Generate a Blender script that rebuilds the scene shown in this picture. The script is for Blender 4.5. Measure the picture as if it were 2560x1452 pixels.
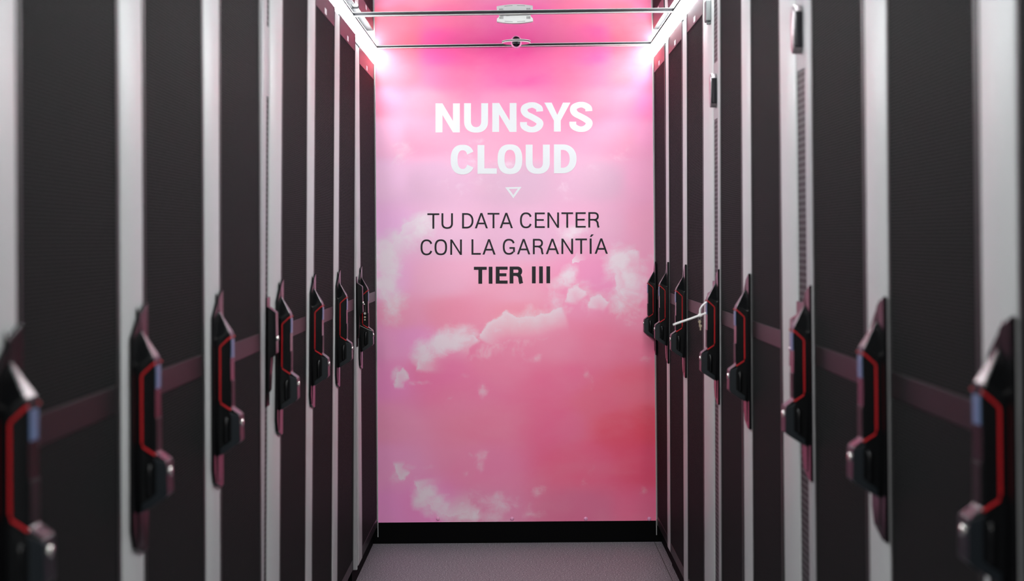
import bpy, bmesh, math, random
from mathutils import Matrix, Vector

# ------------------------------------------------------------------ clear
for o in list(bpy.data.objects):
    bpy.data.objects.remove(o, do_unlink=True)
SC = bpy.context.scene
COL = SC.collection
R = math.radians

# ------------------------------------------------------------------ camera
F_PX = 3636.0          # focal length in pixels of the 2560 frame
EYE = 1.298
VPX, VPY = 1287.5, 600.0
PITCH, ROLL = 0.6, 0.42
cam_data = bpy.data.cameras.new('camera')
cam = bpy.data.objects.new('camera', cam_data)
COL.objects.link(cam)
cam_data.sensor_fit = 'HORIZONTAL'
cam_data.sensor_width = 36.0
cam_data.lens = F_PX / 2560 * 36
cam_data.shift_x = -(VPX - 1280) / 2560
cam_data.shift_y = -((726 - VPY) + F_PX * math.tan(R(PITCH))) / 2560
cam.matrix_world = (Matrix.Translation((0, 0, EYE)) @ Matrix.Rotation(R(90 + PITCH), 4, 'X')
                    @ Matrix.Rotation(R(-ROLL), 4, 'Z'))
cam_data.clip_start = 0.05
cam_data.dof.use_dof = True
cam_data.dof.focus_distance = 5.9
cam_data.dof.aperture_fstop = 3.6
SC.camera = cam

# ------------------------------------------------------------------ world, exposure
w = bpy.data.worlds.new('world'); SC.world = w; w.use_nodes = True
bg = w.node_tree.nodes['Background']
bg.inputs[0].default_value = (0.92, 0.96, 1.0, 1); bg.inputs[1].default_value = 0.12
SC.view_settings.view_transform = 'Standard'
SC.view_settings.look = 'None'
SC.view_settings.exposure = 0.0
SC.view_settings.gamma = 1.0
SC.view_settings.use_curve_mapping = False
# added fill lamp, unseen behind the camera, brightens the lower mural
rl = bpy.data.lights.new('mural_fill_lamp', 'AREA'); rl.shape = 'RECTANGLE'; rl.size = 1.2; rl.size_y = 0.6
rl.energy = 165.0; rl.color = (1.0, .97, .95)
rlo = bpy.data.objects.new('mural_fill_lamp', rl); COL.objects.link(rlo)
rlo.location = (0.0, -4.5, 2.6); rlo.rotation_euler = (R(80), 0, 0)
LED_STRENGTH = 64.0

# ------------------------------------------------------------------ helpers
def lin(c):
    c /= 255.0
    return c / 12.92 if c <= 0.04045 else ((c + 0.055) / 1.055) ** 2.4

def rgb(r, g, b):
    return (lin(r), lin(g), lin(b), 1.0)

def tag(o, label=None, cat=None, group=None, kind=None):
    if label: o['label'] = label
    if cat: o['category'] = cat
    if group: o['group'] = group
    if kind: o['kind'] = kind
    return o

def empty(name, loc, rot=(0, 0, 0)):
    o = bpy.data.objects.new(name, None)
    o.empty_display_size = 0.1
    COL.objects.link(o)
    o.location = loc; o.rotation_euler = rot
    return o

class MB:
    """collects solids into one mesh"""
    def __init__(self): self.bm = bmesh.new()
    def box(self, x0, x1, y0, y1, z0, z1, bevel=0.0, seg=2):
        vs = [self.bm.verts.new((x, y, z)) for x in (x0, x1) for y in (y0, y1) for z in (z0, z1)]
        idx = [(0, 1, 3, 2), (4, 6, 7, 5), (0, 4, 5, 1), (2, 3, 7, 6), (0, 2, 6, 4), (1, 5, 7, 3)]
        fs = [self.bm.faces.new([vs[i] for i in f]) for f in idx]
        if bevel:
            es = list({e for f in fs for e in f.edges})
            bmesh.ops.bevel(self.bm, geom=es, offset=bevel, segments=seg, affect='EDGES', profile=0.5)
        return self
    def prism(self, poly, d0, d1, axis='x', bevel=0.0, seg=2):
        """poly: list of 2D points; extruded along axis from d0 to d1"""
        def P(a, b, d):
            return {'x': (d, a, b), 'y': (a, d, b), 'z': (a, b, d)}[axis]
        v0 = [self.bm.verts.new(P(a, b, d0)) for a, b in poly]
        v1 = [self.bm.verts.new(P(a, b, d1)) for a, b in poly]
        n = len(poly)
        fs = [self.bm.faces.new(v0), self.bm.faces.new(list(reversed(v1)))]
        for i in range(n):
            fs.append(self.bm.faces.new((v0[i], v1[i], v1[(i + 1) % n], v0[(i + 1) % n])))
        if bevel:
            es = list({e for f in fs for e in f.edges})
            bmesh.ops.bevel(self.bm, geom=es, offset=bevel, segments=seg, affect='EDGES', profile=0.5)
        return self
    def tube(self, pts, r, sides=8, squash=None):
        """round (or flat, squash=(a,b) half sizes) tube through pts"""
        pts = [Vector(p) for p in pts]; n = len(pts); rings = []
        up = Vector((0, 0, 1))
        for i, p in enumerate(pts):
            t = (pts[min(i + 1, n - 1)] - pts[max(i - 1, 0)]).normalized()
            a = t.cross(up if abs(t.dot(up)) < 0.95 else Vector((0, 1, 0))).normalized()
            b = a.cross(t).normalized()
            ring = []
            for k in range(sides):
                th = 2 * math.pi * (k + .5) / sides
                ra, rb = (r, r) if squash is None else squash
                ring.append(self.bm.verts.new(p + a * math.cos(th) * ra + b * math.sin(th) * rb))
            rings.append(ring)
        for i in range(n - 1):
            for k in range(sides):
                self.bm.faces.new((rings[i][k], rings[i][(k + 1) % sides], rings[i + 1][(k + 1) % sides], rings[i + 1][k]))
        self.bm.faces.new(list(reversed(rings[0]))); self.bm.faces.new(rings[-1])
        return self
    def lathe(self, prof, axis_o, axis='z', n=32, sgn=1):
        """prof: list of (radius, height) revolved about an axis through axis_o"""
        rings = []
        for rr, h in prof:
            ring = []
            for k in range(n):
                th = 2 * math.pi * k / n
                c, s = rr * math.cos(th), rr * math.sin(th)
                d = {'z': (c, s, h), 'y': (c, h, s), 'x': (h, c, s)}[axis]
                ring.append(self.bm.verts.new(Vector(axis_o) + Vector(d)))
            rings.append(ring)
        for i in range(len(rings) - 1):
            for k in range(n):
                self.bm.faces.new((rings[i][k], rings[i][(k + 1) % n], rings[i + 1][(k + 1) % n], rings[i + 1][k]))
        self.bm.faces.new(rings[0]); self.bm.faces.new(list(reversed(rings[-1])))
        return self
    def build(self, name, mat, parent=None, smooth=False):
        bmesh.ops.recalc_face_normals(self.bm, faces=self.bm.faces[:])
        me = bpy.data.meshes.new(name)
        self.bm.to_mesh(me); self.bm.free()
        if smooth:
            for p in me.polygons: p.use_smooth = True
        me.materials.append(mat)
        o = bpy.data.objects.new(name, me); COL.objects.link(o)
        if parent is not None: o.parent = parent
        return o

# ------------------------------------------------------------------ materials
def mat(name, color, rough=0.5, metal=0.0, spec=0.5, coat=0.0, emis=None, estr=0.0):
    m = bpy.data.materials.new(name); m.use_nodes = True
    b = m.node_tree.nodes['Principled BSDF']
    b.inputs['Base Color'].default_value = color if len(color) == 4 else (*color, 1)
    b.inputs['Roughness'].default_value = rough
    b.inputs['Metallic'].default_value = metal
    b.inputs['Specular IOR Level'].default_value = spec
    b.inputs['Coat Weight'].default_value = coat
    if emis:
        b.inputs['Emission Color'].default_value = (*emis, 1)
        b.inputs['Emission Strength'].default_value = estr
    return m

class NT:
    """tiny node helper"""
    def __init__(self, m):
        self.nt = m.node_tree; self.b = self.nt.nodes['Principled BSDF']
    def n(self, t, **kw):
        x = self.nt.nodes.new(t)
        for k, v in kw.items(): setattr(x, k, v)
        return x
    def l(self, a, b): self.nt.links.new(a, b)
    def math(self, op, a, b=None, c=None, clamp=False):
        x = self.n('ShaderNodeMath', operation=op); x.use_clamp = clamp
        for i, v in enumerate((a, b, c)):
            if v is None: continue
            if isinstance(v, (int, float)): x.inputs[i].default_value = v
            else: self.l(v, x.inputs[i])
        return x.outputs[0]
    def mix(self, fac, a, b):
        x = self.n('ShaderNodeMix', data_type='RGBA')
        if isinstance(fac, (int, float)): x.inputs[0].default_value = fac
        else: self.l(fac, x.inputs[0])
        for i, v in ((6, a), (7, b)):
            if isinstance(v, tuple): x.inputs[i].default_value = v
            else: self.l(v, x.inputs[i])
        return x.outputs[2]
    def smooth(self, v, lo, hi):
        x = self.n('ShaderNodeMapRange', interpolation_type='SMOOTHSTEP')
        self.l(v, x.inputs[0]); x.inputs[1].default_value = lo; x.inputs[2].default_value = hi
        return x.outputs[0]

def add_grain(m, scale, amt, bump=0.0):
    """a little colour grain and bump so that no surface is dead flat"""
    t = NT(m); tc = t.n('ShaderNodeTexCoord'); nz = t.n('ShaderNodeTexNoise')
    nz.inputs['Scale'].default_value = scale; nz.inputs['Detail'].default_value = 4
    t.l(tc.outputs['Object'], nz.inputs['Vector'])
    c = tuple(t.b.inputs['Base Color'].default_value)
    lo = tuple(max(0, v * (1 - amt)) for v in c[:3]) + (1,); hi = tuple(min(1, v * (1 + amt)) for v in c[:3]) + (1,)
    t.l(t.mix(nz.outputs['Fac'], lo, hi), t.b.inputs['Base Color'])
    if bump:
        bp = t.n('ShaderNodeBump'); bp.inputs['Strength'].default_value = bump; bp.inputs['Distance'].default_value = 0.0005
        t.l(nz.outputs['Fac'], bp.inputs['Height']); t.l(bp.outputs[0], t.b.inputs['Normal'])
    return m

M = {}
M['white_frame'] = add_grain(mat('white_frame', (.45, .455, .45), .42), 60, .03, .05)
M['grey_frame'] = add_grain(mat('grey_frame', (.32, .315, .32), .45), 60, .05, .05)
M['black_body'] = add_grain(mat('black_body', (.012, .012, .013), .5), 40, .2)
M['black_rail'] = add_grain(mat('black_rail', (.010, .010, .011), .45), 40, .2)
M['plinth'] = add_grain(mat('plinth', (.0015, .0015, .0018), .7, spec=.05), 40, .2)
M['plain_sheet'] = add_grain(mat('plain_sheet', (.010, .009, .010), .38, spec=.2), 50, .1)
M['handle'] = mat('handle', (.003, .0033, .0038), .22, spec=.3)
M['handle_guard'] = mat('handle_guard', (.006, .009, .012), .32, spec=.3)
M['escutcheon'] = mat('escutcheon', (.003, .003, .0035), .22, spec=.2)
M['red_line'] = mat('red_line', (.37, .006, .010), .4, spec=.25)
M['blue_label'] = mat('blue_label', (.09, .15, .27), .35)
M['chrome'] = mat('chrome', (.75, .74, .70), .22, metal=1.0)
M['aluminium'] = mat('aluminium', (.62, .63, .64), .35, metal=.8)
M['dark_profile'] = mat('dark_profile', (.035, .035, .04), .35)
M['white_plastic'] = mat('white_plastic', (.82, .82, .80), .4)
M['dark_slot'] = mat('dark_slot', (.12, .11, .11), .6)
M['glass_black'] = mat('glass_black', (.006, .005, .008), .12)
M['pink_ring'] = mat('pink_ring', (.85, .35, .58), .3)
M['hinge_grey'] = mat('hinge_grey', (.12, .13, .13), .45)
M['latch_pink'] = mat('latch_pink', (.30, .27, .28), .30, metal=.6)
M['logo_white'] = mat('logo_white', (.85, .84, .86), .5)
M['letter_white'] = mat('letter_white', (.68, .69, .70), .5)
M['letter_black'] = mat('letter_black', (.012, .010, .013), .55, spec=.25)
M['nylon'] = mat('nylon', (.85, .84, .82), .45)
M['brass'] = mat('brass', (.35, .30, .22), .35, metal=.8)
M['wire'] = mat('wire', (.35, .33, .32), .4, metal=.5)
M['wall_paint'] = add_grain(mat('wall_paint', (.7, .7, .7), .6), 20, .03)
M['led'] = mat('led', (.9, .9, .9), .5, emis=(.95, .98, 1.0), estr=LED_STRENGTH)

def make_mesh_sheet():
    """black perforated sheet: staggered round holes"""
    m = mat('perforated_sheet', (.035, .034, .036), .60)
    t = NT(m); tc = t.n('ShaderNodeTexCoord'); sp = t.n('ShaderNodeSeparateXYZ')
    t.l(tc.outputs['Object'], sp.inputs[0])
    u = t.math('DIVIDE', sp.outputs['X'], .0060); v = t.math('DIVIDE', sp.outputs['Z'], .0104)
    def dist(off):
        a = t.math('SUBTRACT', t.math('FRACT', t.math('ADD', u, off)), .5)
        b = t.math('MULTIPLY', t.math('SUBTRACT', t.math('FRACT', t.math('ADD', v, off)), .5), 1.74)
        return t.math('SQRT', t.math('ADD', t.math('MULTIPLY', a, a), t.math('MULTIPLY', b, b)))
    d = t.math('MINIMUM', dist(0.0), dist(0.5))
    hole = t.smooth(d, .40, .34)
    t.l(t.mix(hole, (.021, .0205, .021, 1), (.006, .006, .006, 1)), t.b.inputs['Base Color'])
    sm = t.math('SUBTRACT', .065, t.math('MULTIPLY', hole, .065))
    t.l(sm, t.b.inputs['Specular IOR Level'])
    return m
M['perforated'] = make_mesh_sheet()

def make_vent():
    """wide slots one above the other in a greyish strip"""
    m = mat('slotted_strip', (.085, .08, .085), .5, spec=.2)
    t = NT(m); tc = t.n('ShaderNodeTexCoord'); sp = t.n('ShaderNodeSeparateXYZ')
    t.l(tc.outputs['Object'], sp.inputs[0])
    a = t.math('ABSOLUTE', t.math('SUBTRACT', t.math('FRACT', t.math('DIVIDE', sp.outputs['Z'], .0135)), .5))
    t.l(t.mix(t.smooth(a, .30, .24), (.085, .08, .085, 1), (.005, .005, .005, 1)), t.b.inputs['Base Color'])
    return m
M['vent'] = make_vent()

def make_floor():
    m = mat('floor_vinyl', (.1, .1, .1), .5)
    t = NT(m); tc = t.n('ShaderNodeTexCoord')
    nz = t.n('ShaderNodeTexNoise'); nz.inputs['Scale'].default_value = 190; nz.inputs['Detail'].default_value = 3
    n2 = t.n('ShaderNodeTexNoise'); n2.inputs['Scale'].default_value = 4
    t.l(tc.outputs['Object'], nz.inputs['Vector']); t.l(tc.outputs['Object'], n2.inputs['Vector'])
    c = t.mix(t.smooth(nz.outputs['Fac'], .40, .58), (.085, .082, .095, 1), (.235, .225, .245, 1))
    c = t.mix(t.smooth(nz.outputs['Fac'], .60, .68), c, (.62, .60, .62, 1))
    c = t.mix(t.math('MULTIPLY', n2.outputs['Fac'], .3), c, (.15, .12, .14, 1))
    sp = t.n('ShaderNodeSeparateXYZ'); t.l(tc.outputs['Object'], sp.inputs[0])
    seam = t.smooth(t.math('ABSOLUTE', t.math('SUBTRACT', sp.outputs['X'], .588)), .0025, .001)
    c = t.mix(seam, c, (.02, .02, .02, 1))
    t.l(c, t.b.inputs['Base Color'])
    bp = t.n('ShaderNodeBump'); bp.inputs['Strength'].default_value = .3; bp.inputs['Distance'].default_value = .001
    t.l(nz.outputs['Fac'], bp.inputs['Height']); t.l(bp.outputs[0], t.b.inputs['Normal'])
    return m
M['floor'] = make_floor()

def make_ceiling():
    m = mat('ceiling_gloss', (.70, .70, .72), .03, metal=1.0)
    t = NT(m); tc = t.n('ShaderNodeTexCoord'); nz = t.n('ShaderNodeTexNoise')
    nz.inputs['Scale'].default_value = 3.0; t.l(tc.outputs['Object'], nz.inputs['Vector'])
    bp = t.n('ShaderNodeBump'); bp.inputs['Strength'].default_value = .02; bp.inputs['Distance'].default_value = .01
    t.l(nz.outputs['Fac'], bp.inputs['Height']); t.l(bp.outputs[0], t.b.inputs['Normal'])
    return m
M['ceiling'] = make_ceiling()

def make_mural():
    """printed sky: 'base' tint and 'cloud_cover' of cloud live on the mesh, noise breaks the cloud edges"""
    m = mat('cloud_print', (.8, .5, .6), .48)
    t = NT(m); tc = t.n('ShaderNodeTexCoord')
    a = t.n('ShaderNodeAttribute', attribute_name='base'); d = t.n('ShaderNodeAttribute', attribute_name='cloud_cover')
    mp = t.n('ShaderNodeMapping'); mp.inputs['Scale'].default_value = (1, 1, 1)
    t.l(tc.outputs['Object'], mp.inputs[0])
    def noise(scale, det, rough, dist=0.0, stretch=(1, 1, 1)):
        mp = t.n('ShaderNodeMapping'); mp.inputs['Scale'].default_value = stretch
        t.l(tc.outputs['Object'], mp.inputs[0])
        nz = t.n('ShaderNodeTexNoise'); nz.inputs['Scale'].default_value = scale; nz.inputs['Detail'].default_value = det
        nz.inputs['Roughness'].default_value = rough; nz.inputs['Distortion'].default_value = dist
        t.l(mp.outputs[0], nz.inputs['Vector']); return nz.outputs['Fac']
    n1 = noise(9, 8, .6, .4, (1, 1, 1.25)); n2 = noise(3.2, 5, .55, .2, (.7, 1, 1.3)); n3 = noise(22, 6, .6, .3)
    f = t.math('ADD', d.outputs['Fac'], t.math('MULTIPLY', t.math('SUBTRACT', n1, .5), .95))
    f = t.math('ADD', f, t.math('MULTIPLY', t.math('SUBTRACT', n3, .5), .35))
    cl = t.smooth(f, .24, .80)
    cl = t.math('MULTIPLY', cl, .85)
    shade = t.smooth(n2, .38, .66)
    base = t.mix(t.math('MULTIPLY', shade, .13), a.outputs['Color'], rgb(250, 190, 205))
    for ly in 'ab':
        e = t.n('ShaderNodeAttribute', attribute_name='cloud_rim_' + ly); wn = t.n('ShaderNodeAttribute', attribute_name='cloud_reach_' + ly)
        g = t.math('ADD', e.outputs['Fac'], t.math('MULTIPLY', t.math('SUBTRACT', n1, .5), .85))
        g = t.math('ADD', g, t.math('MULTIPLY', t.math('SUBTRACT', n3, .5), .55))
        fade = t.math('POWER', 2.718, t.math('MULTIPLY', t.math('MAXIMUM', g, 0.0), -1.05))
        rim = t.math('MULTIPLY', t.math('MULTIPLY', t.smooth(g, -.05, .14), fade), t.math('MULTIPLY', wn.outputs['Fac'], .85))
        cl = t.math('MAXIMUM', cl, rim)
    c = t.mix(cl, base, rgb(246, 232, 238))
    t.l(c, t.b.inputs['Base Color'])
    return m
M['mural'] = make_mural()

# ------------------------------------------------------------------ setting
WALL_Y = 6.25
def struct(o): o['kind'] = 'structure'; return o

struct(MB().box(-1.7, 1.7, -0.6, WALL_Y + .35, -.05, 0).build('floor', M['floor']))
ceil_tilt = R(-0.4)
c = struct(MB().box(-.598, .598, 0.2, WALL_Y - .012, 0, .02).build('ceiling', M['ceiling']))
c.location = (0, 0, 2.1335); c.rotation_euler = (0, ceil_tilt, 0)
struct(MB().box(-.70, .70, WALL_Y + .012, WALL_Y + .06, .095, 2.17).build('wall_back', M['wall_paint']))
b = MB().box(-.70, .70, WALL_Y + .002, WALL_Y + .05, 0, .094, .002).build('baseboard_back', M['plinth'])
struct(b)
for i, sx in enumerate((-1, 1)):
    struct(MB().box(min(sx * .5955, sx * .5985), max(sx * .5955, sx * .5985), WALL_Y - .0035, WALL_Y - .0005, .03, 2.085).build('trim_%d' % (i + 3), M['white_frame']))
# joint profiles across the ceiling
for i, (y, h, dep) in enumerate(((WALL_Y - .022, .0035, .012), (5.33, .0048, .012))):
    t = struct(MB().box(-.590, .590, -dep / 2, dep / 2, -h, 0, .001).build('trim_%d' % (i + 1), M['dark_profile']))
    t.location = (0, y, 2.133); t.rotation_euler = (0, ceil_tilt, 0)
    MB().box(-.590, .590, -dep / 2 - .004, dep / 2 + .004, -h - .0024, -h, .0008).build('flange', M['white_plastic'], t)

# ------------------------------------------------------------------ light strips
LED_Z0, LED_Z1 = 2.090, 2.128
def led(side):
    s = -1 if side == 'left' else 1
    dz = -.0035 if side == 'left' else .004
    root = tag(empty('strip_light', (s * .6, 3.52, LED_Z0 + dz)),
               'glowing white light strip along the top of the %s rack row' % side, 'light', 'strip lights over the rack rows')
    L = 2.71
    MB().box(min(s * .022, s * .05), max(s * .022, s * .05), -L, L, -.003, .044).build('housing', M['aluminium'], root)
    poly = [(s * .021, .012), (s * -.013, .036), (s * .019, .0375), (s * .0215, .034)]
    MB().prism(poly, -L, L, 'y').build('diffuser', M['led'], root)
    MB().box(min(s * -.014, s * .012), max(s * -.014, s * .012), -L, L, .0385, .041).build('edge_rail', M['hinge_grey'], root)
led('left'); led('right')

# ------------------------------------------------------------------ mural with lettering
PXM = 349.0 / .6                      # pixels per metre on the end wall
def wall_pt(px, py):
    dx, dy = px - VPX, VPY - py
    a = R(ROLL)
    return ((dx * math.cos(a) + dy * math.sin(a)) / PXM, (-dx * math.sin(a) + dy * math.cos(a)) / PXM + EYE)

# print tints (x, y in photograph pixels, sRGB of the print with uneven lighting compensated in the colour)
TINTS = [
 (950,150,236,95,112),(1000,140,238,95,118),(1100,135,238,78,152),(1290,130,240,62,152),(1480,135,238,76,150),(1570,140,238,95,118),(1620,150,236,95,112),
 (955,190,240,100,118),(1010,190,238,104,126),(1100,190,236,106,150),(1290,190,238,82,158),(1480,190,236,98,143),(1560,190,238,104,124),(1622,200,236,117,157),
 (955,250,240,138,172),(1060,250,236,135,160),(1290,250,236,137,176),(1500,250,236,126,156),(1560,250,236,131,160),(1625,260,250,128,187),
 (955,340,252,183,219),(1050,340,236,149,179),(1290,345,236,153,183),(1550,340,236,154,186),(1625,340,252,159,203),
 (955,450,252,199,234),(1080,450,223,175,204),(1290,450,213,170,194),(1500,450,224,174,201),(1625,450,252,168,207),
 (955,560,252,188,235),(1100,585,243,190,219),(1290,585,230,176,206),(1500,560,241,175,207),(1625,560,252,165,201),
 (955,700,252,176,227),(1100,700,252,178,209),(1290,735,250,168,196),(1500,700,252,154,199),(1600,700,252,163,199),
 (1000,790,252,159,193),(1120,780,252,150,180),(1290,775,252,152,177),(1450,740,252,154,191),(1600,790,252,145,180),
 (955,850,252,160,211),(1020,850,252,159,213),(1250,900,252,134,173),(1400,860,252,140,176),(1500,860,252,132,168),(1600,870,252,118,157),
 (955,950,252,145,204),(1090,930,252,125,176),(1150,990,252,130,174),(1400,950,252,115,159),(1500,1000,252,101,139),(1600,950,252,99,133),
 (955,1060,252,154,193),(1200,1060,252,132,170),(1400,1060,252,108,154),(1540,1060,252,86,119),(1625,1060,252,72,103),
 (955,1160,252,160,210),(1200,1160,252,138,182),(1450,1160,252,102,144),(1625,1160,252,81,123),
 (955,1280,252,155,217),(1060,1270,252,148,209),(1200,1285,244,148,188),(1450,1280,236,117,157),(1625,1280,252,108,152),
]
# cloud patches: x, y, half width, half height, turn, strength
CLOUDS = [
 (1045,565,45,28,.3,.75),(1000,600,40,35,0,.75),(968,650,32,48,0,.95),(962,705,28,42,0,.85),(985,755,30,40,-.3,.7),
 (1545,655,30,34,0,.9),(1570,695,42,40,0,.75),(1560,745,45,36,0,.75),(1500,752,35,26,0,.55),(1585,785,30,30,0,.5),(1620,645,30,14,.2,.5),
 (1425,682,16,26,-.3,.8),(1412,705,30,14,.3,.6),(1440,728,40,22,.4,.5),(1395,745,45,22,.2,.45),(1470,760,35,25,0,.4),
 (1430,578,36,20,.2,.7),(1400,605,30,12,.3,.4),
 (1062,880,26,30,.5,.95),(1100,858,42,26,.5,.9),(1150,845,45,24,.2,.85),(1185,835,14,14,0,.8),
 (1240,822,50,26,.3,.55),(1300,800,60,24,.4,.6),(1255,800,14,14,0,.5),(1375,785,60,28,.3,.5),(1240,868,70,30,.2,.5),(1330,845,60,24,.3,.4),
 (1012,388,42,24,.2,.42),(985,410,45,16,.1,.34),(1545,390,32,26,.3,.34),(1500,420,35,24,0,.3),(1195,352,45,32,-.3,.34),
 (1165,408,55,40,0,.34),(1180,470,75,38,0,.36),(1260,420,60,40,0,.3),(1410,465,45,25,0,.4),(1420,500,40,20,0,.3),(1150,520,60,30,0,.3),
 (990,935,14,18,.2,.7),(1040,957,50,8,0,.45),(1158,942,18,12,0,.45),(1205,975,14,26,.2,.45),(1170,985,25,10,0,.35),
 (1472,945,12,26,.5,.4),(1345,895,18,14,0,.45),(1610,895,14,14,0,.4),(1125,995,14,6,.3,.35),
]
MIRROR_Y = 1062.0       # the print repeats upside down below this line
CLOUDS += [(x, 2 * MIRROR_Y - y, a, b, -r, s * (.95 if y > 780 else 0)) for x, y, a, b, r, s in CLOUDS if y > 815]

# billowing cloud borders (pixels): the cloud lies to the right of / below the line and fades inwards
RIMS = [
 [(1040,918),(1046,885),(1068,858),(1100,836),(1132,830),(1165,838),(1186,826),(1198,846)],
 [(984,962),(988,928),(1008,920),(1022,940)],
 [(1540,728),(1531,690),(1535,655),(1550,632),(1590,626)],
 [(1470,764),(1474,744),(1500,734),(1522,748)],
 [(968,770),(950,705),(953,655),(974,617),(990,590),(1003,560),(1042,545)],
 [(1406,708),(1416,678),(1425,661),(1434,690)],
 [(1412,748),(1420,716),(1446,711),(1464,732)],
 [(1195,836),(1216,806),(1254,790),(1262,776),(1290,790),(1340,790),(1400,768)],
]
RIMS += [[(x, 2 * MIRROR_Y - y) for x, y in reversed(p)] for p in RIMS[:2]]
RIM_LAYER = [0, 1, 0, 1, 0, 1, 0, 1, 0, 1]        # neighbouring borders never share a layer
def rim_distance(x, y, layer):
    """signed distance to the nearest border (in 40 px units) and how far that border still counts here"""
    best, val, win = 1e9, -3.0, 0.0
    for p, ly in zip(RIMS, RIM_LAYER):
        if ly != layer: continue
        n = len(p) - 1
        depth = min(78, 14 + .45 * sum(math.dist(p[k], p[k + 1]) for k in range(n)))
        for i in range(n):
            ax, ay = p[i]; bx, by = p[i + 1]
            tx, ty = bx - ax, by - ay
            L2 = tx * tx + ty * ty
            ur = ((x - ax) * tx + (y - ay) * ty) / L2
            u = max(0, min(1, ur))
            dx, dy = x - ax - u * tx, y - ay - u * ty
            d = math.hypot(dx, dy)
            if d < best:
                over = 0.0
                if i == 0 and ur < 0: over = -ur * math.sqrt(L2)
                if i == n - 1 and ur > 1: over = (ur - 1) * math.sqrt(L2)
                best = d; val = d if dx * -ty + dy * tx > 0 else -d
                win = max(0, 1 - over / 10.0) * max(0, min(1, (depth - d) / (depth * .7)))
                if val < 0: win *= max(0, min(1, (34 - d) / 14.0))
    return max(-3, min(6, val / 40.0)), win * win * (3 - 2 * win)

def build_mural():
    root = tag(empty('cloud_mural', (0, WALL_Y, 0)),
               'pink cloud mural with large lettering filling the end wall of the aisle', 'mural')
    x0, x1 = -.597, .597
    z0, z1 = wall_pt(1287, 1302)[1], 2.128
    NX, NZ = 140, 238
    pts = [(*wall_pt(x, y), tuple(lin(v) for v in (r, g, b))) for x, y, r, g, b in TINTS]
    cl = []
    for x, y, a, b, r, s in CLOUDS:
        cx, cz = wall_pt(x, y)
        cl.append((cx, cz, 1.15 * a / PXM, 1.15 * b / PXM, math.cos(r), math.sin(r), s))
    verts, faces, base, dens, rim, reach = [], [], [], [], ([], []), ([], [])
    ca, sa = math.cos(R(ROLL)), math.sin(R(ROLL))
    for j in range(NZ + 1):
        for i in range(NX + 1):
            X = x0 + (x1 - x0) * i / NX; Z = z0 + (z1 - z0) * j / NZ
            verts.append((X, 0, Z))
            sw = 0; c = [0, 0, 0]
            for px, pz, col in pts:
                dd = (X - px) ** 2 + ((Z - pz) * 1.5) ** 2
                wgt = 1.0 / (dd + .0025) ** 2.2
                sw += wgt
                for k in range(3): c[k] += wgt * col[k]
            base += [c[0] / sw, c[1] / sw, c[2] / sw, 1]
            d = 0
            for cx, cz, a, b, co, si, s in cl:
                dx, dz = X - cx, Z - cz
                if abs(dx) > .35 or abs(dz) > .35: continue
                u = (dx * co + dz * si) / a; v = (-dx * si + dz * co) / b
                q = u * u + v * v
                if q < 9: d = max(d, s * math.exp(-.55 * q))
            dens.append(d * .88)
            u, v = X * PXM, (Z - EYE) * PXM
            for k in (0, 1):
                q = rim_distance(VPX + u * ca - v * sa, VPY - (u * sa + v * ca), k)
                rim[k].append(q[0]); reach[k].append(q[1])
    for j in range(NZ):
        for i in range(NX):
            k = j * (NX + 1) + i
            faces.append((k, k + 1, k + NX + 2, k + NX + 1))
    me = bpy.data.meshes.new('printed_panel'); me.from_pydata(verts, [], faces)
    ca = me.color_attributes.new('base', 'FLOAT_COLOR', 'POINT'); ca.data.foreach_set('color', base)
    da = me.attributes.new('cloud_cover', 'FLOAT', 'POINT'); da.data.foreach_set('value', dens)
    for nm, dat in (('cloud_rim_a', rim[0]), ('cloud_rim_b', rim[1]), ('cloud_reach_a', reach[0]), ('cloud_reach_b', reach[1])):
        at = me.attributes.new(nm, 'FLOAT', 'POINT'); at.data.foreach_set('value', dat)
    me.materials.append(M['mural']); me.update()
    o = bpy.data.objects.new('printed_panel', me); COL.objects.link(o); o.parent = root
    so = o.modifiers.new('thickness', 'SOLIDIFY'); so.thickness = .010; so.offset = -1
    # rounded fixings that push through along the lower edge
    for px in (1095, 1280, 1464, 1622):
        X, Z = wall_pt(px, 1295)
        MB().lathe([(.009, .0), (.008, -.002), (.005, -.0035), (.001, -.004)], (X, .0005, Z), 'y', 14).build('fixing', M['pink_ring'], root, True)
    return root
mural = build_mural()

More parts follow.
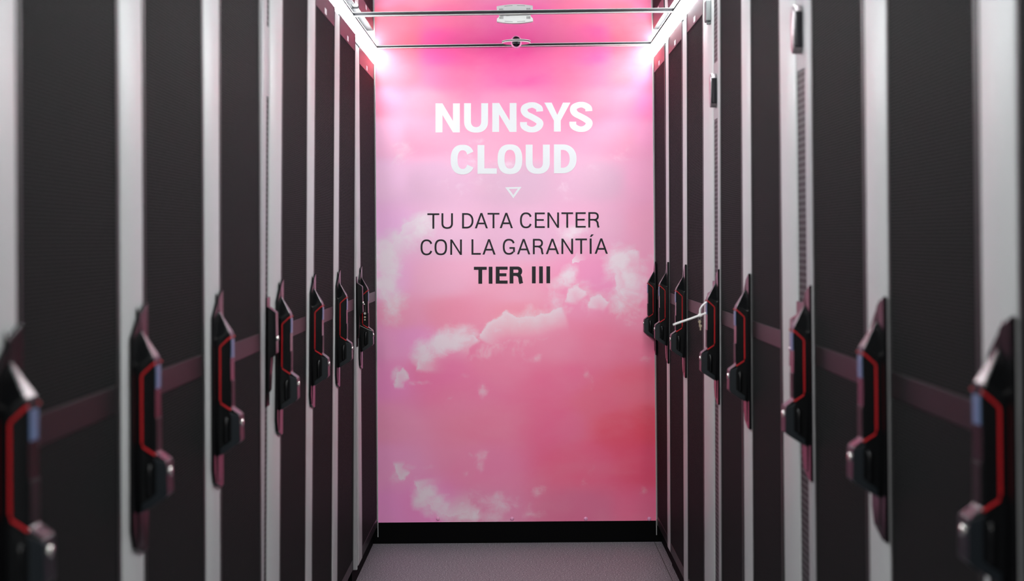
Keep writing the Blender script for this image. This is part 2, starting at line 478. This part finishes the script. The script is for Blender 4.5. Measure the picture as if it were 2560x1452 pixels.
class Glyphs:
    """sans-serif capitals drawn as vinyl pieces in photograph pixels on the wall"""
    def __init__(self): self.mb = MB(); self.lift = 0
    def quad(self, pts):
        self.lift += 1
        e = .0006 + .000004 * self.lift
        P = [wall_pt(*p) for p in pts]
        self.mb.prism(P, -.0002, -e, 'y')
    def strip(self, outer, inner):
        for i in range(len(outer) - 1):
            self.quad([outer[i], outer[i + 1], inner[i + 1], inner[i]])
    def rect(self, x0, x1, y0, y1, sk=0): self.quad([(x0, y0), (x1, y0), (x1, y1), (x0, y1)])
    def ring(self, cx, cy, rx, ry, tx, ty, a0, a1, n=28, e=2.35):
        def pt(rx, ry, e, a):
            c, s = math.cos(a), math.sin(a)
            return (cx + rx * math.copysign(abs(c) ** (2 / e), c), cy - ry * math.copysign(abs(s) ** (2 / e), s))
        A = [R(a0 + (a1 - a0) * i / n) for i in range(n + 1)]
        self.strip([pt(rx, ry, e, a) for a in A], [pt(rx - tx, ry - ty, e, a) for a in A])
    def path(self, pts, ws):
        o, i = [], []
        for k, (x, y) in enumerate(pts):
            xa, ya = pts[max(k - 1, 0)]; xb, yb = pts[min(k + 1, len(pts) - 1)]
            L = math.hypot(xb - xa, yb - ya); nx, ny = -(yb - ya) / L, (xb - xa) / L
            w = ws[k] / 2
            o.append((x + nx * w, y + ny * w)); i.append((x - nx * w, y - ny * w))
        self.strip(o, i)
    def letter(self, ch, x0, x1, t, b, w):
        h = w * .80 if w > 8 else w * .92
        H = b - t; W = x1 - x0; cx = (x0 + x1) / 2; cy = (t + b) / 2; ov = H * .015
        if ch == 'I': self.rect(x0, x1, t, b)
        elif ch == 'L': self.rect(x0, x0 + w, t, b); self.rect(x0, x1, b - h, b)
        elif ch == 'T': self.rect(x0, x1, t, t + h); self.rect(cx - w / 2, cx + w / 2, t, b)
        elif ch == 'E':
            self.rect(x0, x0 + w, t, b); self.rect(x0, x1, t, t + h); self.rect(x0, x1, b - h, b)
            m = t + H * .48; self.rect(x0, x1 - W * .1, m - h / 2, m + h / 2)
        elif ch == 'N':
            self.rect(x0, x0 + w, t, b); self.rect(x1 - w, x1, t, b)
            k = w * 1.0
            self.quad([(x0, t), (x0 + k, t), (x1, b), (x1 - k, b)])
        elif ch == 'U':
            ry = W * .5 * .93
            self.rect(x0, x0 + w, t, b - ry); self.rect(x1 - w, x1, t, b - ry)
            self.ring(cx, b - ry, W / 2, ry + ov, w, h, 180, 360)
        elif ch == 'O': self.ring(cx, cy, W / 2, H / 2 + ov, w, h, 0, 360, 48, 2.5)
        elif ch in 'CG':
            rx = W / 2 * 1.02; c2 = x0 + rx; e = 2.4
            sq = .17 if w > 8 else .2
            self.ring(c2, cy, rx, H / 2 + ov, w, h, 28 if w > 8 else 26, 332 if ch == 'C' and w > 8 else 334 if ch == 'C' else 318, 44, e)
            if ch == 'G':
                self.rect(x1 - w, x1, cy + H * .02, b - H * .16)
                self.rect(cx + W * .05, x1, cy + H * .02, cy + H * .02 + h)
        elif ch == 'D':
            rx = W * .62; k = x1 - rx
            self.rect(x0, x0 + w, t, b); self.rect(x0, k + .5, t, t + h); self.rect(x0, k + .5, b - h, b)
            self.ring(k, cy, rx, H / 2, w, h, -90, 90, 30, 2.2)
        elif ch == 'R':
            bh = H * .55; ry = bh / 2; k = x1 - W * .09 - ry * 1.05
            self.rect(x0, x0 + w, t, b); self.rect(x0, k + .5, t, t + h); self.rect(x0, k + .5, t + bh - h, t + bh)
            self.ring(k, t + ry, ry * 1.05, ry, w, h, -90, 90, 20, 2.2)
            lw = w * 1.02
            p = [(k - ry * .1, t + bh - h / 2), (k + ry * .45, t + bh + h * .05), (x1 - W * .15 - lw / 2 + w * .2, t + bh + H * .12),
                 (x1 - W * .11 - lw / 2 + w * .15, b - H * .14), (x1 - lw / 2 - W * .02, b)]
            q = []
            for i in range(len(p) - 1):
                for s in range(4): q.append((p[i][0] + (p[i + 1][0] - p[i][0]) * s / 4, p[i][1] + (p[i + 1][1] - p[i][1]) * s / 4))
            q.append(p[-1]); self.path(q, [h + (lw - h) * min(1, i / 8) for i in range(len(q))])
        elif ch == 'A':
            k = w * 1.08; ap = w * .5
            self.quad([(cx - ap, t), (cx + ap * .9, t), (x0 + k, b), (x0, b)])
            self.quad([(cx - ap * .9, t), (cx + ap, t), (x1, b), (x1 - k, b)])
            m = t + H * .68; f = (m - t) / H
            self.rect(cx - W / 2 * f, cx + W / 2 * f, m - h / 2, m + h / 2) if w <= 8 else self.rect(cx - W / 2 * f + 2, cx + W / 2 * f - 2, m - h / 2, m + h / 2)
        elif ch == 'Y':
            k = w * 1.08; m = t + H * .62
            self.rect(cx - w / 2, cx + w / 2, m, b)
            self.quad([(x0, t), (x0 + k, t), (cx + w / 2 * .3, m - H * .12), (cx - w / 2, m)])
            self.quad([(x1 - k, t), (x1, t), (cx + w / 2, m), (cx - w / 2 * .3, m - H * .12)])
            self.quad([(cx, t + H * .42), (cx + w / 2, m), (cx, m + 1), (cx - w / 2, m)])
        elif ch == 'S':
            rw = W / 2 - w / 2
            T = t - ov + h / 2; B = b + ov - h / 2
            P = [(x1 - w / 2, t + H * .30), (x1 - w / 2 - W * .015, t + H * .20), (x1 - w * .80, T + H * .06), (cx + W * .10, T + .2), (cx - W * .06, T + .1), (x0 + w * .86, T + H * .055),
                 (x0 + w / 2 + W * .035, t + H * .20), (x0 + w / 2 + W * .035, t + H * .30), (x0 + w * .95, t + H * .40), (cx - W * .02, cy - H * .02), (x1 - w * .95, cy + H * .085),
                 (x1 - w / 2, cy + H * .175), (x1 - w / 2, cy + H * .27), (x1 - w * .82, B - H * .055), (cx + W * .10, B - .1), (cx - W * .08, B - .1), (x0 + w * .82, B - H * .06),
                 (x0 + w / 2 + W * .01, b - H * .22), (x0 + w / 2, b - H * .335)]
            # catmull-rom
            q, n = [], len(P)
            for i in range(n - 1):
                p0, p1, p2, p3 = P[max(i - 1, 0)], P[i], P[i + 1], P[min(i + 2, n - 1)]
                for s in range(5):
                    u = s / 5
                    q.append(tuple(.5 * (2 * p1[k] + (p2[k] - p0[k]) * u + (2 * p0[k] - 5 * p1[k] + 4 * p2[k] - p3[k]) * u * u + (3 * p1[k] - p0[k] - 3 * p2[k] + p3[k]) * u ** 3) for k in (0, 1)))
            q.append(P[-1])
            ws = []
            for i in range(len(q)):
                xa, ya = q[max(i - 1, 0)]; xb, yb = q[min(i + 1, len(q) - 1)]
                L = math.hypot(xb - xa, yb - ya); v = abs(yb - ya) / L
                ws.append(h + (w - h) * v)
            self.path(q, ws)

def text_line(name, letters, top0, base0, scale, ox, oy, w, material, accent=None):
    """letters: (char, x0, x1) in crop pixels; top0/base0 give the line at its left end, the camera roll is undone by wall_pt"""
    sl = math.tan(R(ROLL))
    xl = letters[0][1]
    for ch, a, b in letters:
        g = Glyphs()
        X0, X1 = ox + a / scale, ox + b / scale
        drop = ((a + b) / 2 - xl) / scale * sl
        g.letter(ch, X0, X1, oy + top0 / scale - drop, oy + base0 / scale - drop, w)
        if accent and ch == 'I':
            g.quad([(ox + x / scale, oy + y / scale) for x, y in accent])
        g.mb.build(name, material, mural)

s1 = (5.378, 1060, 230)
text_line('headline_letter', [('N', 153, 480), ('U', 537, 860), ('N', 916, 1243), ('S', 1290, 1600), ('Y', 1615, 1967), ('S', 1953, 2262)],
          153, 543, *s1, 17.2, M['letter_white'])
text_line('headline_letter', [('C', 357, 672), ('L', 718, 977), ('O', 988, 1320), ('U', 1366, 1690), ('D', 1746, 2050)],
          715, 1103, *s1, 17.2, M['letter_white'])
s2 = (5.12, 1035, 510)
text_line('slogan_letter', [('T', 170, 323), ('U', 350, 497), ('D', 614, 760), ('A', 777, 945), ('T', 940, 1092), ('A', 1095, 1265), ('C', 1355, 1507),
          ('E', 1545, 1673), ('N', 1706, 1855), ('T', 1885, 2035), ('E', 2067, 2197), ('R', 2230, 2377)], 119, 316, *s2, 4.7, M['letter_black'])
text_line('slogan_letter', [('C', 83, 235), ('O', 262, 422), ('N', 463, 612), ('L', 735, 853), ('A', 875, 1043), ('G', 1135, 1290), ('A', 1317, 1487),
          ('R', 1520, 1662), ('A', 1685, 1855), ('N', 1885, 2035), ('T', 2063, 2213), ('I', 2247, 2272), ('A', 2310, 2480)], 456, 653, *s2, 4.7, M['letter_black'],
          accent=[(2268, 388), (2300, 388), (2270, 420), (2248, 420)])
text_line('slogan_letter', [('T', 765, 930), ('I', 955, 1003), ('E', 1045, 1197), ('R', 1222, 1400), ('I', 1508, 1556), ('I', 1600, 1648), ('I', 1693, 1741)],
          803, 1020, *s2, 9.6, M['letter_black'])
def triangle():
    g = Glyphs()
    o = [(1263.5, 468.5), (1302.5, 467.5), (1283.2, 495)]
    def q(p): return p
    cx = sum(p[0] for p in o) / 3; cy = sum(p[1] for p in o) / 3
    inn = [(cx + (x - cx) * .57, cy + (y - cy) * .57) for x, y in o]
    out = [(cx + (x - cx) * 1.06, cy + (y - cy) * 1.06) for x, y in o]
    for i in range(3):
        j = (i + 1) % 3
        g.quad([out[i], out[j], inn[j], inn[i]])
    return g.mb.build('triangle_emblem', M['letter_white'], mural)
triangle()

# ------------------------------------------------------------------ racks
def grip_body(x0, x1, Z):
    """extruded side profile whose upper end is chamfered on both flanks"""
    m = MB(); bm = m.bm
    up = [(0, 1.197, .0175), (.006, 1.184, .0175), (.0075, 1.160, .0175)]
    body = [(.031, 1.119, 0), (.033, 1.112, 0), (.034, .968, 0), (.0505, .956, 0), (.0515, .904, 0), (.048, .899, 0), (.008, .874, 0), (.007, .822, .004), (0, .812, .004), (0, 1.104, 0)]
    L = [bm.verts.new((x0 + i, -p - .001, Z(z))) for p, z, i in up + body]
    Rr = [bm.verts.new((x1 - i, -p - .001, Z(z))) for p, z, i in up + body]
    n = len(L); D = n - 1
    for V in (L, Rr):
        bm.faces.new((V[0], V[1], V[2], V[D]))
        bm.faces.new((V[2], V[3], V[D]))
        bm.faces.new([V[k] for k in range(3, 10)] + [V[D]])
        bm.faces.new((V[9], V[10], V[11], V[D]))
    for k in range(n):
        j = (k + 1) % n
        bm.faces.new((L[k], L[j], Rr[j], Rr[k]))
    bmesh.ops.recalc_face_normals(bm, faces=bm.faces[:])
    es = [e for e in bm.edges if len(e.link_faces) == 2 and e.calc_face_angle() > .3]
    bmesh.ops.bevel(bm, geom=es, offset=.0018, segments=2, affect='EDGES', profile=.5, clamp_overlap=True)
    return m

def handle(root, s, off=0.0, dz=0.0, narrow=False):
    """swing handle with red outline; s is where the door begins"""
    x0, x1 = s - .070 + off, s - .030 + off
    Z = lambda z: z + dz
    pl = [(s - .004 + off, 1.203), (s - .040 + off, 1.190), (s - .094 + off, 1.150), (s - .096 + off, .850), (s - .080 + off, .822), (s - .030 + off, .806), (s - .004 + off, .806)]
    if narrow: pl = [(max(x, .001), z) for x, z in pl]
    esc = MB().prism([(x, Z(z)) for x, z in pl], -.0005, -.007, 'y', .0015).build('handle_plate', M['escutcheon'], root)
    h = grip_body(x0, x1, Z).build('handle', M['handle'], root)
    # red outline on both flanks and across the front corners
    tr = [(.0345, 1.110), (.029, 1.106), (.014, 1.092), (.0125, 1.088), (.0125, .985), (.0145, .978), (.029, .9685), (.034, .9655)]
    for xs in (x0 - .0008, x1 + .0008):
        MB().tube([(xs, -p - .001, Z(z)) for p, z in tr], .0019, 6).build('red_outline', M['red_line'], h)
    # deeper-toned guard around the lock end
    gd = [(.030, .962), (.0515, .953), (.0525, .903), (.047, .897), (.012, .8745), (.012, .889), (.036, .905), (.036, .950)]
    g = MB().prism([(-p - .001, Z(z)) for p, z in gd], x0 - .0016, x1 + .0016, 'x', .0012)
    g.build('lock_guard', M['handle_guard'], h)
    for xs in (x0, x1):
        MB().lathe([(.0004, .897), (.004, .899), (.0055, .904), (.0055, .944), (.004, .950), (.0004, .952)], (xs, -.0255, dz), 'z', 14).build('lock_barrel', M['handle'], h, True)
    MB().box(x0 + .006, x1 - .006, -.0358, -.0345, Z(1.068), Z(1.104), .0004).build('display_label', M['blue_label'], h)
    MB().box(x0 + .004, x1 - .004, -.0362, -.0345, Z(.972), Z(1.022), .0006).build('push_button', M['plain_sheet'], h)
    MB().lathe([(.007, -.0552), (.007, -.0515), (.0055, -.0515)], ((x0 + x1) / 2, 0, Z(.938)), 'y', 20).build('lock_cylinder', M['chrome'], h, True)
    return h

def lock_box(root, xa, xb, z1=1.165, z0=.90, out=.024, keys=True):
    """second black latch in the slotted strip beside a wide rack's handle"""
    xm = (xa + xb) / 2
    pl = [(xa + .004, z1), (xb - .004, z1), (xb - .004, z0), (xa + .010, z0), (xa + .004, z0 + .02)]
    MB().prism(pl, .012, -.004, 'y', .002).build('latch_plate', M['escutcheon'], root)
    bx = MB().prism([(-.004, 1.142), (-out, 1.128), (-out - .002, 1.03), (-.012, 1.02), (-.010, .94), (-.004, .93)], xm - .018, xm + .018, 'x', .002).build('latch', M['handle'], root)
    MB().lathe([(.006, -out - .0045), (.006, -out + .001), (.005, -out + .001)], (xm, 0, 1.065), 'y', 16).build('lock_cylinder', M['chrome'], bx, True)
    return bx

def rack(row, near_or_far, end, segs, label, tilt=0.0, dz=0.0, hoff=0.0, group=None, narrow=False, hinge=None, pill=None):
    """row -1 left / +1 right; first edge = the rack's left-hand edge as one faces it; segs = widths of the strips before the door"""
    W = abs(end - near_or_far)
    a = R(tilt)
    root = empty('server_rack', (row * (.6 + 1.298 * math.tan(a)), near_or_far, .006 if tilt < 0 else 0), (a, 0, R(90 if row < 0 else -90)))
    tag(root, label, 'server rack', group)
    top = 2.083 + dz
    MB().box(.003, W - .003, .024, .80, .078, top - .012).build('cabinet_body', M['black_body'], root)
    MB().box(.002, W - .002, .018, .79, .0, .076).build('plinth', M['plinth'], root)
    x = 0.0
    for kind, wd in segs:
        xa, xb = x + .0012, x + wd - .0012
        if kind == 'white':
            MB().box(xa, xb, 0, .023, .070, top - .015, min(.006, wd * .3), 3).build('front_frame', M['white_frame'], root, True)
        elif kind == 'grey':
            MB().box(xa, xb, -.002, .023, .070, top - .015, min(.004, wd * .3), 3).build('edge_strip', M['grey_frame'], root, True)
        elif kind == 'black':
            MB().box(xa, xb, .004, .023, .070, top - .015).build('edge_rail', M['black_rail'], root)
        elif kind == 'vent':
            v = MB().box(xa, xb, .0035, .023, .070, top - .015).build('slotted_strip', M['vent'], root)
            # plain plate with a lozenge latch
            zc = 1.735 if not pill else pill
            MB().box(xa + .001, xb - .001, .0015, .0040, zc - .085, zc + .085, .001).build('latch_plate', M['grey_frame'], v)
            xm = (xa + xb) / 2; r = min(.022, wd * .3)
            if pill is False:
                x += wd
                if wd > .04: lock_box(root, xa, xb)
                continue
            pr = [(xm + r * math.cos(R(t)), zc + (.030 if math.sin(R(t)) >= 0 else -.030) + r * math.sin(R(t))) for t in range(0, 360, 20)]
            MB().prism(pr, .003, -.017, 'y', .004, 3).build('lozenge_latch', M['latch_pink'], v, True)
            MB().box(xm + r * .55, xm + r * 1.03, -.0155, .003, zc - .040, zc + .036, .003).build('latch_insert', M['glass_black'], v)
            if wd > .04: lock_box(root, xa, xb)
        x += wd
    s = x
    xe = W - .0015
    # door
    d = MB().box(s + .002, xe, -.004, .022, .072, top - .008, .0015).build('door', M['perforated'], root)
    d.location.y = .0062
    MB().box(s + .004, xe - .002, -.0055, -.0035, top - .075, top - .009, .0008).build('header_panel', M['plain_sheet'], d)
    MB().box(s + .004, xe - .002, -.0055, -.0035, 1.042, 1.083, .0008).build('middle_band', M['plain_sheet'], d)
    MB().box(s + .004, xe - .002, -.0055, -.0035, .074, .112, .0008).build('bottom_rail', M['plain_sheet'], d)
    MB().box(xe - .016, xe + .0004, -.0062, -.0035, .073, top - .0085, .0008).build('hinge_rail', M['black_rail'], d)
    MB().box(s + .0018, s + .012, -.0062, -.0035, .073, top - .0085, .0008).build('latch_rail', M['black_rail'], d)
    xm = (s + xe) / 2
    MB().box(xm - .021, xm + .021, -.0061, -.0050, top - .069, top - .051, .0003).build('logo_label', M['logo_white'], d)
    handle(root, s, hoff, 0.0, narrow)
    if hinge is not None:
        hp = MB().box(hinge - .024, hinge + .024, -.016, .0, 1.957, 2.022, .003)
        hp.box(hinge + .0, hinge + .016, -.012, .0, 1.948, 1.958, .002)
        hp.build('hinge', M['hinge_grey'], root)
    return root

def ZL(px): return F_PX * .6 / (VPX - px)
def ZR(px): return F_PX * .6 / (px - VPX)

GL, GR = 'server racks in the left row', 'server racks in the right row'
# left row, nearest first: left-hand edge, strips, door end
LX = [(ZL(45) - .145, [('white', .145)]),
      (ZL(300.5), [('white', ZL(359) - ZL(300.5))]),
      (ZL(511), [('white', ZL(550) - ZL(511))]),
      (ZL(651.5), [('grey', ZL(662.7) - ZL(651.5)), ('vent', ZL(673) - ZL(662.7)), ('white', ZL(703.6) - ZL(673))]),
      (ZL(767.3), [('white', ZL(785) - ZL(767.3))]),
      (ZL(834.3), [('white', ZL(847) - ZL(834.3))]),
      (ZL(886.5), [('grey', .018), ('vent', .048), ('white', .135)])]
LEFT_LABELS = [
 'nearest black mesh-door server rack of the left row, cut by the photo edge',
 'left-row server rack one along from the nearest, with white strip and black handle',
 'left-row server rack standing just before the wide one with the grey edge strip',
 'wide left-row server rack with grey edge strip and a second black latch',
 'left-row server rack just beyond the wide one, third from the pink wall',
 'left-row server rack next to the last one, second from the pink wall',
 'last server rack of the left row, touching the pink wall, bright pink header']
LT = [0, 0, .15, .6, .7, .6, 0]
for i, (y0, segs) in enumerate(LX):
    y1 = LX[i + 1][0] if i < 6 else WALL_Y - .012
    rack(-1, y0, y1, segs, LEFT_LABELS[i], LT[i], -.018 if i == 6 else 0, group=GL, pill=False)
# right row, farthest first
RX = [(WALL_Y - .004, [('white', .012)]),
      (ZR(1665), [('white', ZR(1665) - ZR(1672.4))]),
      (ZR(1706.8), [('white', ZR(1706.8) - ZR(1717))]),
      (ZR(1758.4), [('white', ZR(1758.4) - ZR(1783.2)), ('vent', ZR(1783.2) - ZR(1795.6)), ('grey', ZR(1795.6) - ZR(1800.6))]),
      (ZR(1855.6), [('white', ZR(1855.6) - ZR(1877.5))]),
      (ZR(1952.7), [('white', ZR(1952.7) - ZR(1992)), ('vent', ZR(1992) - ZR(2016.8)), ('grey', ZR(2016.8) - ZR(2031.2))]),
      (ZR(2164), [('white', ZR(2164) - ZR(2218.7))]),
      (ZR(2449), [('white', ZR(2449) - ZR(2542.6))])]
RIGHT_LABELS = [
 'last server rack of the right row, its handle sticking out over the pink mural',
 'right-row server rack second from the pink wall',
 'right-row server rack third from the pink wall, just beyond the white cable tie',
 'wide right-row server rack with the white cable tie on its handle and a grey hinge',
 'ordinary right-row server rack standing between the two wide slotted-strip ones',
 'nearer wide right-row server rack with slotted strip and shiny lozenge latch',
 'right-row server rack next to the nearest, with broad white strip',
 'nearest server rack of the right row, cut off by the photo edge']
RT = [0, -.25, -.35, -.35, -.2, 0, 0, 0]
for i, (y0, segs) in enumerate(RX):
    y1 = RX[i + 1][0] if i < 7 else 1.27
    rack(1, y0, y1, segs, RIGHT_LABELS[i], RT[i], .003, hoff=.062 if i == 0 else 0, group=GR, narrow=(i == 0), hinge=.175 if i == 3 else None)

# ------------------------------------------------------------------ ceiling devices
def access_point():
    ax = (1291 - VPX) / F_PX * 5.36
    root = tag(empty('access_point', (ax, 5.35, 2.1335)), 'white slotted plastic device hanging from the glossy ceiling', 'access point')
    prof = [(-.057, 0), (.057, 0), (.058, -.0125), (.0665, -.0175), (.0668, -.0285)]
    prof += [(.0668 - .1336 * k / 14, -.0285 - .0065 * math.sin(math.pi * k / 14)) for k in range(1, 14)]
    prof += [(-.0668, -.0285), (-.0665, -.0175), (-.058, -.0125)]
    MB().prism(prof, .010, .036, 'y', .0015).build('cover', M['white_plastic'], root)
    for sx in (-1, 1):
        g = MB()
        for k in range(5):
            x = sx * (.044 + k * .0031)
            g.box(x - .0007, x + .0007, .0094, .0105, -.0195, -.010)
        g.build('vent_grille', M['dark_slot'], root)
        p = [(sx * .008, -.0294), (sx * .038, -.0274), (sx * .038, -.0286), (sx * .008, -.0306)]
        MB().prism(p, .0094, .0105, 'y').build('slot', M['dark_slot'], root)
    for k in (-.052, -.048, -.044, -.030, -.026, -.022):
        MB().lathe([(.0011, .0094), (.0011, .0105)], (k, 0, -.0085), 'y', 8).build('status_lamp', M['dark_slot'], root)
access_point()

def dome_camera():
    y = 6.13
    x = (1294 - VPX) / F_PX * y
    root = tag(empty('dome_camera', (x, y, 2.1335)), 'small dome camera with black lens on a thin white disc under the ceiling', 'camera')
    MB().lathe([(.030, 0), (.058, -.0012), (.0605, -.0025), (.0605, -.0045), (.0585, -.0055), (.0575, -.004)], (0, 0, 0), 'z', 48).build('disc', M['white_plastic'], root, False)
    MB().lathe([(.0576, -.0035), (.0576, -.0050), (.02, -.0052)], (0, 0, 0), 'z', 48).build('back_plate', M['ceiling'], root, False)
    cap = lambda r: [(r * math.cos(R(t)), -r * math.sin(R(t))) for t in (0, 12, 25, 38, 50, 62, 74, 84, 89)]
    MB().lathe(cap(.0225), (0, 0, -.0045), 'z', 36).build('ring', M['pink_ring'], root, True)
    MB().lathe(cap(.0192), (0, -.0060, -.0046), 'z', 36).build('lens', M['glass_black'], root, True)
dome_camera()

# ------------------------------------------------------------------ cable tie, keys, wire
def cable_tie():
    sd = ZR(1800.6)                                  # door start of the wide rack
    hy = sd + .052                                   # middle of its handle
    k = hy / F_PX
    P = lambda px, py, dy=0: ((px - VPX) * (hy + dy) / F_PX, hy + dy, EYE - (py - VPY) * (hy + dy) / F_PX)
    root = tag(empty('cable_tie', P(1748, 791)), 'white nylon cable tie looped on a rack handle, tail pointing into the aisle', 'cable tie')
    o = Vector(root.location)
    L = lambda pts: [Vector(p) - o for p in pts]
    loop = [(1775, 757, -.002), (1768, 757.5, -.002), (1760, 761, -.001), (1753, 768, 0), (1749, 776, 0), (1748, 784, 0), (1748, 790, 0)]
    loop = [P(*q) for q in loop]
    MB().tube(L(loop), .0025, 8, (.0032, .0026)).build('loop', M['nylon'], root, True)
    tail = [P(1773, 783.5, -.002), P(1760, 787, -.001), P(1748, 791, 0), P(1725, 799.5, 0), P(1700, 807.5, 0), P(1680.5, 814.5, .0)]
    MB().tube(L(tail), .0025, 8, (.0012, .0031)).build('tail', M['nylon'], root, True)
    hp = P(1748, 791)
    MB().box(-.0050, .0050, -.0045, .0045, -.0042, .0042, .0015).build('head', M['nylon'], root)
    # little keys under the tie
    kr = tag(empty('key_bunch', P(1747, 797)), 'two small dull keys hanging below the white cable tie', 'keys')
    o2 = Vector(kr.location)
    MB().tube([(.0045 * math.cos(R(a)), 0, -.003 + .0045 * math.sin(R(a))) for a in range(0, 361, 30)], .0006, 6).build('ring', M['wire'], kr, True)
    for dx, z in ((0, -.012), (.0022, -.0245)):
        b = MB().lathe([(.0044, -.0008), (.0044, .0008)], (dx, 0, z), 'y', 14)
        b.box(dx - .0016, dx + .0016, -.0006, .0006, z - .013, z - .003)
        b.build('key', M['brass'], kr)
cable_tie()

def last_rack_keys():
    y = ZL(886.5) + .042
    kx = -.6 + .030
    kr = tag(empty('key_bunch', (kx, y, 1.02)), 'small silver keys hanging at the last left rack beside the pink wall', 'keys')
    pts = [(-.006, 0, .045), (.002, 0, .040), (.003, 0, .028), (.002, 0, .012)]
    MB().tube(pts, .0012, 6).build('ring', M['chrome'], kr, True)
    for z, r in ((.006, .0045), (-.008, .0036), (-.018, .003)):
        MB().lathe([(r, -.001), (r, .001)], (.002, 0, z), 'y', 14).build('key', M['chrome'] if z > 0 else M['brass'], kr)
    wr = tag(empty('wire', (kx, y, 1.0)), 'thin grey wire stretched across the last left rack handle to the mural', 'wire')
    o = Vector(wr.location)
    P = lambda px, py, yy: Vector(((px - VPX) * yy / F_PX, yy, EYE - (py - VPY) * yy / F_PX)) - o
    pts = [P(894.5, 809, 5.517), P(905, 814, 5.545), P(917, 820, 5.556), P(931, 825.5, 5.562)]
    MB().tube(pts, .0010, 6).build('strand', M['wire'], wr, True)
last_rack_keys()
